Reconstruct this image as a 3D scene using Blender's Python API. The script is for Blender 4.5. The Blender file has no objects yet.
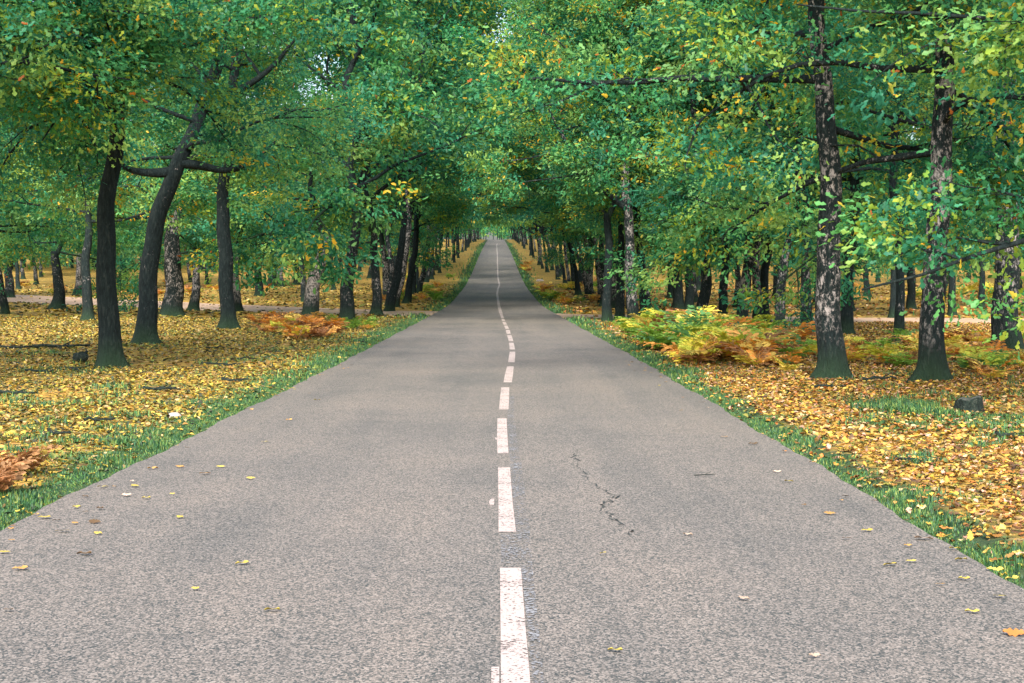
import bpy, math, random
import numpy as np
from mathutils import Matrix, Vector

random.seed(7)
RNG = np.random.default_rng(7)
F, CH = 1500.0, 1.6                     # focal length in pixels, camera height
W, H = 1024, 683
HY, VX = 281.0, 507.0                   # vanishing point of the flat near road
scene = bpy.context.scene
COL = scene.collection

# ------------------------------------------------------------------ camera
cam_d = bpy.data.cameras.new("camera")
cam = bpy.data.objects.new("camera", cam_d)
COL.objects.link(cam)
cam_d.sensor_width = 36.0
cam_d.lens = F / W * 36.0
cam_d.clip_end = 6000
PITCH = math.atan((H / 2 - HY) / F)
YAW = -math.atan((512 - VX) / F)
cam.location = (0, 0, CH)
cam.rotation_euler = (math.pi / 2 - PITCH, 0, YAW)
scene.camera = cam
ROT = np.array(cam.rotation_euler.to_matrix())


def ray(px, py):
    d = ROT @ np.array([(px - 512) / F, -(py - H / 2) / F, -1.0])
    return d / d[1]


def at_depth(px, py, y):
    d = ray(px, py)
    return np.array([d[0] * y, y, CH + d[2] * y])


# ------------------------------------------------------------------ terrain
_ys = np.array([-400, 0, 96, 146, 195, 261, 390, 560, 725, 850, 1100, 2600.])
_zs = np.array([0, 0, 0.0, 1.05, 2.9, 5.85, 11.0, 17.0, 21.5, 23.0, 21.0, 10.])
_fy = np.arange(-400, 2600, 1.0)
_fz = np.interp(_fy, _ys, _zs)
_k = np.ones(31) / 31
_fz = np.convolve(np.pad(_fz, 15, mode='edge'), _k, 'valid')


def prof(y):
    return np.interp(y, _fy, _fz)


def road_cx(y):
    y = np.asarray(y, float)
    return -0.28 - 0.0072 * np.clip(y - 30, 0, None)


HW = 3.0
TRACK = np.array([(-140, 205), (-90, 158), (-60, 132), (-38, 114), (-20, 94), (-11, 82), (-5, 75), (3, 69), (10, 64.5), (24, 59.5),
                  (45, 57), (80, 62), (140, 72)], float)


def smooth_poly(p, n=8):
    t = np.arange(len(p))
    tt = np.linspace(0, len(p) - 1, (len(p) - 1) * n + 1)
    q = np.stack([np.interp(tt, t, p[:, i]) for i in range(p.shape[1])], 1)
    for _ in range(n):
        q[1:-1] = (q[:-2] + q[1:-1] * 2 + q[2:]) / 4
    return q


TRK = smooth_poly(TRACK)


def track_dist(x, y):
    x = np.asarray(x, float); y = np.asarray(y, float)
    out = np.full(np.broadcast(x, y).shape, 1e9)
    for a, b in zip(TRK[:-1], TRK[1:]):
        d = b - a
        t = np.clip(((x - a[0]) * d[0] + (y - a[1]) * d[1]) / (d @ d), 0, 1)
        out = np.minimum(out, np.hypot(x - a[0] - t * d[0], y - a[1] - t * d[1]))
    return out


_bp = [(0.55, 0.35, 1.1, .035), (-0.4, 0.62, 4.0, .03), (0.16, -0.11, 2.0, .07), (1.3, 1.1, .3, .018), (-1.1, 1.7, 2.4, .014), (0.06, 0.045, .7, .12)]


def bumps(x, y):
    s = 0
    for a, b, c, m in _bp:
        s = s + m * np.sin(a * x + b * y + c)
    return s


def ground_h(x, y):
    x = np.asarray(x, float); y = np.asarray(y, float)
    e = np.minimum(np.abs(x - road_cx(y)) - HW, track_dist(x, y) - 4.4)
    m = np.clip((e + 0.05) / 0.35, 0, 1)
    m = m * m * (3 - 2 * m)
    far = np.clip(e / 6, 0, 1)
    return prof(y) - 0.07 + m * (0.085 + .45 * (0.15 + .85 * far) * bumps(x, y))


def on_ground(px, py):
    d = ray(px, py)
    o = np.array([0, 0, CH])
    ts = np.concatenate([np.arange(3, 60, .05), np.arange(60, 700, .25)])
    z = o[2] + d[2] * ts
    g = prof(ts)
    k = np.argmax(z < g + .01)
    if not (z < g + .01).any():
        k = len(ts) - 1
    t = ts[k]
    return float(d[0] * t), float(t)


# ------------------------------------------------------------------ mesh helpers
class MB:
    def __init__(self):
        self.v, self.q, self.t, self.n = [], [], [], 0
        self.cq, self.ct = [], []

    def add(self, v, quads=None, tris=None, cq=None, ct=None):
        v = np.asarray(v, np.float32).reshape(-1, 3)
        self.v.append(v)
        if quads is not None and len(quads):
            self.q.append(np.asarray(quads, np.int32).reshape(-1, 4) + self.n)
            if cq is not None:
                self.cq.append(np.asarray(cq, np.float32).reshape(-1, 3))
        if tris is not None and len(tris):
            self.t.append(np.asarray(tris, np.int32).reshape(-1, 3) + self.n)
            if ct is not None:
                self.ct.append(np.asarray(ct, np.float32).reshape(-1, 3))
        self.n += len(v)

    def mesh(self, name, mat, smooth=True):
        me = bpy.data.meshes.new(name)
        v = np.concatenate(self.v) if self.v else np.zeros((0, 3), np.float32)
        q = np.concatenate(self.q) if self.q else np.zeros((0, 4), np.int32)
        t = np.concatenate(self.t) if self.t else np.zeros((0, 3), np.int32)
        me.vertices.add(len(v)); me.vertices.foreach_set("co", v.ravel())
        idx = np.concatenate([q.ravel(), t.ravel()]).astype(np.int32)
        me.loops.add(len(idx)); me.loops.foreach_set("vertex_index", idx)
        tot = np.concatenate([np.full(len(q), 4), np.full(len(t), 3)]).astype(np.int32)
        st = np.concatenate([[0], np.cumsum(tot)[:-1]]).astype(np.int32)
        me.polygons.add(len(tot))
        me.polygons.foreach_set("loop_start", st)
        me.polygons.foreach_set("loop_total", tot)
        me.polygons.foreach_set("use_smooth", np.full(len(tot), smooth))
        me.update(calc_edges=True)
        if self.cq or self.ct:
            c = np.concatenate(self.cq + self.ct)
            a = me.attributes.new("tint", 'FLOAT_COLOR', 'FACE')
            c4 = np.concatenate([c, np.ones((len(c), 1), np.float32)], 1)
            a.data.foreach_set("color", c4.ravel())
        me.materials.append(mat)
        return me

    def tube(self, pts, rad, n=6, cap=False, lump=0.0, rng=None, buttress=None):
        pts = np.asarray(pts, float); rad = np.asarray(rad, float)
        m = len(pts)
        tan = np.gradient(pts, axis=0)
        tan /= np.linalg.norm(tan, axis=1)[:, None] + 1e-9
        ref = np.array([1.0, 0, 0]) if abs(tan[:, 0]).mean() < .8 else np.array([0, 1.0, 0])
        u = np.cross(tan, ref); u /= np.linalg.norm(u, axis=1)[:, None] + 1e-9
        w = np.cross(tan, u)
        th = np.linspace(0, 2 * np.pi, n, endpoint=False)
        r = np.repeat(rad[:, None], n, 1)
        if lump and rng is not None:
            s = np.linspace(0, 1, m) * m * .35
            for k in range(1, 5):
                r = r * (1 + lump / k ** .5 * np.sin(k * th[None] + rng.uniform(0, 6.28) + s[:, None] * rng.uniform(-1.3, 1.3)))
        if buttress is not None:
            r = r + buttress
        ring = pts[:, None] + r[..., None] * (np.cos(th)[None, :, None] * u[:, None] + np.sin(th)[None, :, None] * w[:, None])
        i = np.arange(m - 1)[:, None] * n
        j = np.arange(n)[None]; j2 = (j + 1) % n
        q = np.stack([i + j, i + j2, i + n + j2, i + n + j], -1).reshape(-1, 4)
        v = ring.reshape(-1, 3)
        tr = None
        if cap:
            v = np.concatenate([v, pts[-1:]])
            b = (m - 1) * n
            tr = [(b + a, b + (a + 1) % n, m * n) for a in range(n)]
        self.add(v, q, tr)


LEAF = np.array([(0, 0, 0), (.36, .25, .07), (.74, .27, .05), (1, 0, -.10), (.74, -.27, .05), (.36, -.25, .07)], np.float32)
LEAFQ = np.array([(0, 3, 2, 1), (0, 5, 4, 3)])
# lobed oak leaf (half outline), as a strip of quads on either side of the midrib
_lob = [(0, .02), (.12, .05), (.24, .20), (.34, .11), (.48, .28), (.58, .15), (.72, .30), (.82, .16), (.92, .14), (1, .02)]


_lobm = [(0, .02), (.28, .19), (.45, .10), (.72, .29), (1, .05)]


def leaves(mb, c, a, n, s, col, lobed=False, wid=1.0, curl=None):
    """c centres, a long axes, n normals, s sizes, col colours: one folded leaf each"""
    c = np.asarray(c, np.float32)
    N = len(c)
    if N == 0:
        return
    a = a / (np.linalg.norm(a, axis=1)[:, None] + 1e-9)
    b = np.cross(n, a); b /= np.linalg.norm(b, axis=1)[:, None] + 1e-9
    n = np.cross(a, b)
    if not lobed:
        T = LEAF; Q = LEAFQ
    else:
        lb = _lobm if lobed == 'mid' else _lob
        k = len(lb)
        T = np.array([(x, 0, -.25 * (x - .5) ** 2) for x, w in lb] + [(x, w, .10 * w + .06 * math.sin(9 * x)) for x, w in lb] +
                     [(x, -w, .16 * w + .05 * math.sin(7 * x)) for x, w in lb], np.float32)
        Q = np.array([(i, i + 1, k + i + 1, k + i) for i in range(k - 1)] + [(i + 1, i, 2 * k + i, 2 * k + i + 1) for i in range(k - 1)])
    m = len(T)
    cz = np.ones(N) if curl is None else curl
    v = c[:, None] + s[:, None, None] * ((T[None, :, 0, None] - .5) * a[:, None] + wid * T[None, :, 1, None] * b[:, None] + (T[None, :, 2] * cz[:, None])[..., None] * n[:, None])
    q = (np.arange(N)[:, None, None] * m + Q[None]).reshape(-1, 4)
    mb.add(v.reshape(-1, 3), q, cq=np.repeat(col, len(Q), 0))


def unit(rng, n):
    v = rng.normal(size=(n, 3))
    return v / (np.linalg.norm(v, axis=1)[:, None] + 1e-9)


# ------------------------------------------------------------------ materials
def new_mat(name):
    m = bpy.data.materials.new(name); m.use_nodes = True
    nt = m.node_tree; nt.nodes.clear()
    return m, nt, nt.nodes, nt.links


def N(nodes, t, **kw):
    n = nodes.new(t)
    for k, v in kw.items():
        setattr(n, k, v)
    return n


def leaf_material(name, rough=.42, trans=.35, spec=.5, hue_noise=True):
    m, nt, nd, ln = new_mat(name)
    at = N(nd, 'ShaderNodeAttribute', attribute_name='tint')
    out = N(nd, 'ShaderNodeOutputMaterial')
    p = N(nd, 'ShaderNodeBsdfPrincipled')
    p.inputs['Roughness'].default_value = rough
    p.inputs['Specular IOR Level'].default_value = spec
    ln.new(at.outputs['Color'], p.inputs['Base Color'])
    if trans:
        hs = N(nd, 'ShaderNodeHueSaturation'); hs.inputs['Hue'].default_value = .497
        hs.inputs['Saturation'].default_value = 1.08; hs.inputs['Value'].default_value = 1.9
        ln.new(at.outputs['Color'], hs.inputs['Color'])
        tr = N(nd, 'ShaderNodeBsdfTranslucent'); ln.new(hs.outputs[0], tr.inputs['Color'])
        mx = N(nd, 'ShaderNodeMixShader'); mx.inputs[0].default_value = trans
        ln.new(p.outputs[0], mx.inputs[1]); ln.new(tr.outputs[0], mx.inputs[2])
        ln.new(mx.outputs[0], out.inputs['Surface'])
    else:
        ln.new(p.outputs[0], out.inputs['Surface'])
    return m


def ramp(nd, stops, interp='LINEAR'):
    r = nd.new('ShaderNodeValToRGB'); e = r.color_ramp.elements; r.color_ramp.interpolation = interp
    while len(e) < len(stops):
        e.new(.5)
    for el, (pos, c) in zip(e, stops):
        el.position = pos; el.color = (*c, 1) if len(c) == 3 else c
    return r


def mixc(nd, ln, fac, a, b, mode='MIX'):
    m = nd.new('ShaderNodeMix'); m.data_type = 'RGBA'; m.blend_type = mode
    for sock, val in ((m.inputs[0], fac), (m.inputs[6], a), (m.inputs[7], b)):
        if isinstance(val, (int, float)):
            sock.default_value = val
        elif isinstance(val, tuple):
            sock.default_value = (*val, 1)
        else:
            ln.new(val, sock)
    return m.outputs[2]


def noise(nd, ln, co, scale, detail=4, rough=.55, dist=0.0):
    n = nd.new('ShaderNodeTexNoise'); n.inputs['Scale'].default_value = scale; n.inputs['Detail'].default_value = detail
    n.inputs['Roughness'].default_value = rough; n.inputs['Distortion'].default_value = dist
    ln.new(co, n.inputs['Vector'])
    return n.outputs[0]


def mapr(nd, ln, v, a, b, c=0.0, d=1.0):
    m = nd.new('ShaderNodeMapRange'); m.inputs[1].default_value = a; m.inputs[2].default_value = b
    m.inputs[3].default_value = c; m.inputs[4].default_value = d
    ln.new(v, m.inputs[0])
    return m.outputs[0]


def mathn(nd, ln, op, a, b):
    m = nd.new('ShaderNodeMath'); m.operation = op
    for s, v in ((m.inputs[0], a), (m.inputs[1], b)):
        if isinstance(v, (int, float)): s.default_value = v
        else: ln.new(v, s)
    return m.outputs[0]


def bark_material():
    m, nt, nd, ln = new_mat("bark")
    out = N(nd, 'ShaderNodeOutputMaterial'); p = N(nd, 'ShaderNodeBsdfPrincipled')
    tc = N(nd, 'ShaderNodeTexCoord'); oi = N(nd, 'ShaderNodeObjectInfo')
    off = nd.new('ShaderNodeVectorMath'); off.operation = 'ADD'
    sc = nd.new('ShaderNodeVectorMath'); sc.operation = 'SCALE'; sc.inputs[0].default_value = (37, 53, 11)
    ln.new(oi.outputs['Random'], sc.inputs['Scale'])
    ln.new(tc.outputs['Object'], off.inputs[0]); ln.new(sc.outputs[0], off.inputs[1])
    st = nd.new('ShaderNodeMapping'); st.inputs['Scale'].default_value = (1, 1, .28)
    ln.new(off.outputs[0], st.inputs['Vector'])
    ridge = noise(nd, ln, st.outputs[0], 22, 5, .65, .6)
    base = ramp(nd, [(.36, (.0015, .006, .008)), (.52, (.005, .013, .015)), (.70, (.024, .034, .034))])
    ln.new(ridge, base.inputs[0])
    # lichen: pale crusty patches, more on some trees than on others
    at = N(nd, 'ShaderNodeAttribute', attribute_name='lichen', attribute_type='OBJECT')
    big = noise(nd, ln, off.outputs[0], 2.2, 3, .6)
    st2 = nd.new('ShaderNodeMapping'); st2.inputs['Scale'].default_value = (1, 1, .55)
    ln.new(off.outputs[0], st2.inputs['Vector'])
    fine = noise(nd, ln, st2.outputs[0], 16, 6, .75, .2)
    sm = mathn(nd, ln, 'ADD', mathn(nd, ln, 'MULTIPLY', big, .42), mathn(nd, ln, 'MULTIPLY', fine, .88))
    sm = mathn(nd, ln, 'ADD', sm, at.outputs['Fac'])
    sep = nd.new('ShaderNodeSeparateXYZ'); ln.new(tc.outputs['Object'], sep.inputs[0])
    hi = mapr(nd, ln, sep.outputs[2], .45, 1.1)
    hi.node.clamp = True
    lf = mapr(nd, ln, sm, .71, .80); lf.node.clamp = True
    lf = mathn(nd, ln, 'MULTIPLY', lf, hi)
    lcol = ramp(nd, [(.35, (.09, .10, .105)), (.62, (.32, .30, .305))]); ln.new(fine, lcol.inputs[0])
    c1 = mixc(nd, ln, lf, base.outputs[0], lcol.outputs[0])
    # moss near the root flare
    ms = mathn(nd, ln, 'ADD', sep.outputs[2], mathn(nd, ln, 'MULTIPLY', fine, .9))
    mf = mapr(nd, ln, ms, 1.05, .45); mf.node.clamp = True
    mcol = ramp(nd, [(.3, (.006, .02, .014)), (.7, (.025, .06, .022))]); ln.new(fine, mcol.inputs[0])
    c2 = mixc(nd, ln, mathn(nd, ln, 'MULTIPLY', mf, .8), c1, mcol.outputs[0])
    ln.new(c2, p.inputs['Base Color'])
    p.inputs['Roughness'].default_value = .9; p.inputs['Specular IOR Level'].default_value = .25
    bp = nd.new('ShaderNodeBump'); bp.inputs['Strength'].default_value = 1.0; bp.inputs['Distance'].default_value = .06
    ln.new(ridge, bp.inputs['Height']); ln.new(bp.outputs[0], p.inputs['Normal'])
    ln.new(p.outputs[0], out.inputs['Surface'])
    return m


def road_material():
    m, nt, nd, ln = new_mat("asphalt")
    out = N(nd, 'ShaderNodeOutputMaterial'); p = N(nd, 'ShaderNodeBsdfPrincipled')
    tc = N(nd, 'ShaderNodeTexCoord'); co = tc.outputs['Object']
    vo = nd.new('ShaderNodeTexVoronoi'); vo.inputs['Scale'].default_value = 115
    gs = nd.new('ShaderNodeMapping'); gs.inputs['Scale'].default_value = (1, .7, 1); ln.new(co, gs.inputs['Vector']); ln.new(gs.outputs[0], vo.inputs['Vector'])
    sep = nd.new('ShaderNodeSeparateColor'); ln.new(vo.outputs['Color'], sep.inputs[0])
    agg = ramp(nd, [(0, (.024, .036, .040)), (.25, (.070, .073, .073)), (.6, (.141, .129, .121)), (1, (.245, .224, .211))])
    ln.new(sep.outputs[0], agg.inputs[0])
    wear = noise(nd, ln, co, .35, 5, .6)
    # tyre-polished lanes and along-road streaks
    stm = nd.new('ShaderNodeMapping'); stm.inputs['Scale'].default_value = (1.2, .05, 1)
    ln.new(co, stm.inputs['Vector'])
    streak = noise(nd, ln, stm.outputs[0], 1.3, 4, .6)
    w = mathn(nd, ln, 'ADD', mathn(nd, ln, 'MULTIPLY', wear, .55), mathn(nd, ln, 'MULTIPLY', streak, .45))
    tone = ramp(nd, [(.32, (.66, .70, .72)), (.5, (1, .98, .95)), (.68, (1.24, 1.16, 1.08))])
    ln.new(w, tone.inputs[0])
    c = mixc(nd, ln, 1.0, agg.outputs[0], tone.outputs[0], 'MULTIPLY')
    # oily and patched stains
    sn = noise(nd, ln, co, 1.7, 6, .72, .4)
    sf = mapr(nd, ln, sn, .60, .75, 0, .55); sf.node.clamp = True
    c = mixc(nd, ln, sf, c, (.034, .043, .046))
    ln.new(c, p.inputs['Base Color'])
    p.inputs['Roughness'].default_value = .82; p.inputs['Specular IOR Level'].default_value = .35
    bp = nd.new('ShaderNodeBump'); bp.inputs['Strength'].default_value = .55; bp.inputs['Distance'].default_value = .006
    ln.new(sep.outputs[1], bp.inputs['Height']); ln.new(bp.outputs[0], p.inputs['Normal'])
    ln.new(p.outputs[0], out.inputs['Surface'])
    return m


def paint_material(name, col, amount):
    m, nt, nd, ln = new_mat(name)
    out = N(nd, 'ShaderNodeOutputMaterial'); p = N(nd, 'ShaderNodeBsdfPrincipled')
    tc = N(nd, 'ShaderNodeTexCoord'); co = tc.outputs['Object']
    n1 = noise(nd, ln, co, 45, 4, .7); n2 = noise(nd, ln, co, 3, 4, .6)
    s = mathn(nd, ln, 'ADD', mathn(nd, ln, 'MULTIPLY', n1, .7), mathn(nd, ln, 'MULTIPLY', n2, .3))
    f = mapr(nd, ln, s, amount, amount + .07); f.node.clamp = True
    c = mixc(nd, ln, f, (.09, .09, .092), col)
    ln.new(c, p.inputs['Base Color']); p.inputs['Roughness'].default_value = .75
    tr = N(nd, 'ShaderNodeBsdfTransparent'); mx = N(nd, 'ShaderNodeMixShader')
    ln.new(f, mx.inputs[0]); ln.new(tr.outputs[0], mx.inputs[1]); ln.new(p.outputs[0], mx.inputs[2])
    ln.new(mx.outputs[0], out.inputs['Surface'])
    return m


def ground_material():
    m, nt, nd, ln = new_mat("leaf_litter_soil")
    out = N(nd, 'ShaderNodeOutputMaterial'); p = N(nd, 'ShaderNodeBsdfPrincipled')
    tc = N(nd, 'ShaderNodeTexCoord'); co = tc.outputs['Object']
    vo = nd.new('ShaderNodeTexVoronoi'); vo.inputs['Scale'].default_value = 11; ln.new(co, vo.inputs['Vector'])
    sep = nd.new('ShaderNodeSeparateColor'); ln.new(vo.outputs['Color'], sep.inputs[0])
    lit = ramp(nd, [(0, (.05, .05, .026)), (.2, (.15, .10, .03)), (.45, (.34, .22, .045)), (.7, (.44, .30, .06)), (.9, (.40, .19, .04)), (1, (.46, .33, .15))])
    ln.new(sep.outputs[0], lit.inputs[0])
    n1 = noise(nd, ln, co, .5, 6, .65)
    gf = mapr(nd, ln, n1, .52, .66, 0, .75); gf.node.clamp = True
    c = mixc(nd, ln, gf, lit.outputs[0], (.085, .12, .035))
    n2 = noise(nd, ln, co, 1.9, 6, .7)
    df = mapr(nd, ln, n2, .56, .70, 0, .8); df.node.clamp = True
    c = mixc(nd, ln, df, c, (.05, .042, .028))
    va = N(nd, 'ShaderNodeAttribute', attribute_name='verge')
    vf = mapr(nd, ln, mathn(nd, ln, 'ADD', va.outputs['Fac'], mathn(nd, ln, 'MULTIPLY', n2, .5)), .6, .85); vf.node.clamp = True
    vg = ramp(nd, [(.35, (.015, .035, .022)), (.65, (.06, .09, .035))]); ln.new(noise(nd, ln, co, 14, 5, .7), vg.inputs[0])
    c = mixc(nd, ln, vf, c, vg.outputs[0])
    ln.new(c, p.inputs['Base Color']); p.inputs['Roughness'].default_value = .95; p.inputs['Specular IOR Level'].default_value = .15
    bp = nd.new('ShaderNodeBump'); bp.inputs['Strength'].default_value = .7; bp.inputs['Distance'].default_value = .03
    ln.new(sep.outputs[1], bp.inputs['Height']); ln.new(bp.outputs[0], p.inputs['Normal'])
    ln.new(p.outputs[0], out.inputs['Surface'])
    return m


def simple_noise_material(name, stops, scale, rough=.9, bump=.4, dist=.02, detail=6):
    m, nt, nd, ln = new_mat(name)
    out = N(nd, 'ShaderNodeOutputMaterial'); p = N(nd, 'ShaderNodeBsdfPrincipled')
    tc = N(nd, 'ShaderNodeTexCoord'); n = noise(nd, ln, tc.outputs['Object'], scale, detail, .68)
    r = ramp(nd, stops); ln.new(n, r.inputs[0]); ln.new(r.outputs[0], p.inputs['Base Color'])
    p.inputs['Roughness'].default_value = rough; p.inputs['Specular IOR Level'].default_value = .25
    bp = nd.new('ShaderNodeBump'); bp.inputs['Strength'].default_value = bump; bp.inputs['Distance'].default_value = dist
    ln.new(n, bp.inputs['Height']); ln.new(bp.outputs[0], p.inputs['Normal'])
    ln.new(p.outputs[0], out.inputs['Surface'])
    return m


M_LEAF = leaf_material("oak_foliage", rough=.45, trans=.44, spec=.22)
M_LITTER = leaf_material("dry_leaves", rough=.7, trans=0, spec=.3)
M_FERN = leaf_material("bracken", rough=.6, trans=.3, spec=.3)
M_GRASS = leaf_material("grass_blades", rough=.55, trans=.25, spec=.3)
M_BARK = bark_material()
M_ROAD = road_material()
M_PAINT = paint_material("white_road_paint", (.37, .315, .30), .395)
M_OLDPAINT = paint_material("worn_road_paint", (.20, .21, .23), .50)
M_GROUND = ground_material()
M_TRACK = simple_noise_material("pale_dirt", [(.3, (.28, .17, .09)), (.5, (.40, .28, .20)), (.72, (.47, .36, .28))], 1.1)
M_STONE = simple_noise_material("pale_stone", [(.3, (.25, .22, .21)), (.7, (.42, .37, .35))], 9)
M_CRACK = simple_noise_material("crack_tar", [(.3, (.018, .026, .028)), (.7, (.06, .07, .07))], 20)
M_STUMP = simple_noise_material("mossy_stump_wood", [(.35, (.004, .010, .011)), (.55, (.014, .026, .022)), (.72, (.08, .09, .08))], 22, bump=1.0, dist=.05)
M_CUT = simple_noise_material("cut_wood_top", [(.3, (.03, .04, .036)), (.7, (.12, .12, .11))], 9)


# ------------------------------------------------------------------ tagging
def obj(name, data, parent=None):
    o = bpy.data.objects.new(name, data); COL.objects.link(o)
    if parent is not None:
        o.parent = parent
    return o


def tag(o, label=None, cat=None, group=None, kind=None):
    if label: o['label'] = label
    if cat: o['category'] = cat
    if group: o['group'] = group
    if kind: o['kind'] = kind
    return o


# ------------------------------------------------------------------ setting: ground, road, track
def axis(parts):
    out = [parts[0][0]]
    for a, b, s in parts:
        out += list(np.linspace(a, b, max(2, int(round((b - a) / s)) + 1))[1:])
    return np.array(out)


xs_pos = axis([(0, 5, .25), (5, 16, .5), (16, 46, 1), (46, 120, 5), (120, 400, 35), (400, 1600, 200)])
xs = np.concatenate([-xs_pos[::-1], xs_pos[1:]])
ys = axis([(-400, -40, 40), (-40, 0, 4), (0, 45, .5), (45, 130, 1), (130, 300, 4), (300, 800, 12), (800, 2500, 100)])
GX, GY = np.meshgrid(xs, ys)
GZ = ground_h(GX, GY)
nx, ny = len(xs), len(ys)
ii = np.arange(ny - 1)[:, None] * nx + np.arange(nx - 1)[None]
gm = MB(); gm.add(np.stack([GX, GY, GZ], -1).reshape(-1, 3), np.stack([ii, ii + 1, ii + nx + 1, ii + nx], -1).reshape(-1, 4))
gme = gm.mesh("ground", M_GROUND)
at = gme.attributes.new("verge", 'FLOAT', 'POINT')               # grassy strip along the road
ge = np.abs(GX - road_cx(GY)) - HW
at.data.foreach_set("value", np.exp(-np.clip(ge, 0, None) / (.45 + .004 * np.clip(GY, 0, 200))).astype(np.float32).ravel())
ground = tag(obj("ground", gme), kind='structure')


def edge_wob(y, s):
    return .022 * np.sin(.9 * y + s) + .014 * np.sin(3.1 * y + 2 * s) + .010 * np.sin(9.7 * y + 3 * s)


ry = axis([(-60, 0, 5), (0, 40, .2), (40, 120, .6), (120, 400, 4), (400, 700, 15)])
rows = []
for y in ry:
    cx = float(road_cx(y))
    l = cx - HW + edge_wob(y, 1.0); r = cx + HW + edge_wob(y, 2.6)
    t = np.linspace(0, 1, 9)
    xx = l + (r - l) * t
    zz = np.full(9, float(prof(y))); zz[0] -= .075; zz[-1] -= .075
    xx[1] = l + .025; xx[-2] = r - .025
    rows.append(np.stack([xx, np.full(9, y), zz], 1))
rv = np.concatenate(rows)
ii = np.arange(len(ry) - 1)[:, None] * 9 + np.arange(8)[None]
rm = MB(); rm.add(rv, np.stack([ii, ii + 1, ii + 10, ii + 9], -1).reshape(-1, 4))
road = tag(obj("road", rm.mesh("road", M_ROAD, smooth=False)), kind='structure')

tp = TRK
tn = np.gradient(tp, axis=0); tn /= np.linalg.norm(tn, axis=1)[:, None]
nrm = np.stack([-tn[:, 1], tn[:, 0]], 1)
cols = np.linspace(-4.3, 4.3, 14)
pts = tp[:, None] + nrm[:, None] * cols[None, :, None]
pts[:, 0] += nrm * (.25 * np.sin(np.arange(len(tp)) * 1.7))[:, None]
pts[:, -1] += nrm * (.25 * np.sin(np.arange(len(tp)) * 1.1 + 1))[:, None]
tz = prof(pts[..., 1]) - .012 + .012 * np.sin(pts[..., 0] * 1.1) - .012
tv = np.concatenate([pts, tz[..., None]], -1)
m_ = len(cols)
ii = np.arange(len(tp) - 1)[:, None] * m_ + np.arange(m_ - 1)[None]
tm = MB(); tm.add(tv.reshape(-1, 3), np.stack([ii, ii + m_, ii + m_ + 1, ii + 1], -1).reshape(-1, 4))
track = tag(obj("forest_track", tm.mesh("forest_track", M_TRACK)), kind='structure')


# ---- painted centre line: (left, right, y) pixel pairs read on the road plane
def roadpt(px, py):
    x, y = on_ground(px, py)
    return x, y


def strip(mb, pairs, dz, sub=1):
    v = []
    for (x0, y0), (x1, y1) in pairs:
        v += [(x0, y0, float(prof(y0)) + dz), (x1, y1, float(prof(y1)) + dz)]
    k = len(pairs)
    mb.add(v, [(2 * i, 2 * i + 1, 2 * i + 3, 2 * i + 2) for i in range(k - 1)])


dash_px = [[(501, 533, 720), (501, 530.5, 683), (500.5, 525, 620), (500, 521, 568)],
           [(498.5, 516, 532), (498.5, 512.5, 500), (498, 510, 467)],
           [(497.5, 508.5, 453), (497, 507.5, 436), (497.5, 506.5, 418)],
           [(499, 508.8, 409), (500, 509, 398), (501.3, 509.3, 387)],
           [(503.5, 511.8, 382), (505, 513, 374), (507, 513.8, 366)],
           [(508, 514.6, 362), (509, 515.2, 356), (509.8, 515.2, 351.5)],
           [(509.7, 515, 349.3), (509.5, 514.5, 346), (509, 513.6, 342.5)],
           [(508.7, 513.3, 341), (508, 512.5, 338), (507, 511.3, 335)]]
for dp in dash_px:
    mb = MB()
    strip(mb, [(roadpt(l, y), roadpt(r, y)) for l, r, y in dp], .004)
    o = obj("centre_line_dash", mb.mesh("centre_line_dash", M_PAINT, smooth=False), road)
# further dashes follow the wandering line (x from the photo's line, by distance)
lp = np.array([(509, 335), (507.5, 329), (504, 322), (501.5, 315), (499.5, 308), (498, 300), (497.2, 294), (497.8, 289), (499.6, 284.5), (498.5, 281), (497.8, 276),
               (497.6, 268), (497.4, 258), (497, 250), (496.6, 245)])
ld = np.array([on_ground(a, b) for a, b in lp])
yy = 45.4
while yy < 420:
    L = 3.6 if yy < 60 else 4.1
    per = 4.75
    ysd = np.linspace(yy, yy + L, 4)
    xc = np.interp(ysd, ld[:, 1], ld[:, 0])
    hw = .062 if yy < 70 else .085
    mb = MB(); strip(mb, [((a - hw, b), (a + hw, b)) for a, b in zip(xc, ysd)], .004)
    obj("centre_line_dash", mb.mesh("centre_line_dash", M_PAINT, smooth=False), road)
    yy += per
mb = MB()
strip(mb, [(roadpt(l, y), roadpt(r, y)) for l, r, y in [(534, 546, 700), (527, 538, 620), (520, 532, 560), (516, 530, 530), (513, 526, 500), (510.5, 522, 467), (508.5, 517, 440), (507.5, 514, 415), (509.5, 514, 395)]], .006)
strip(mb, [(roadpt(l, y), roadpt(r, y)) for l, r, y in [(501, 520, 566), (501, 518, 550), (500, 516.5, 534)]], .0066)
obj("worn_old_line", mb.mesh("worn_old_line", M_OLDPAINT, smooth=False), road)
for pix in ([(491, 499.3, 700), (491.5, 499.3, 668)], [(489.8, 494, 504), (489, 494.3, 501), (491, 494, 498)], [(495.2, 497.3, 439.5), (495, 497.2, 437)]):
    mb = MB(); strip(mb, [(roadpt(l, y), roadpt(r, y)) for l, r, y in pix], .005)
    obj("paint_fragment", mb.mesh("paint_fragment", M_PAINT, smooth=False), road)


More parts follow.
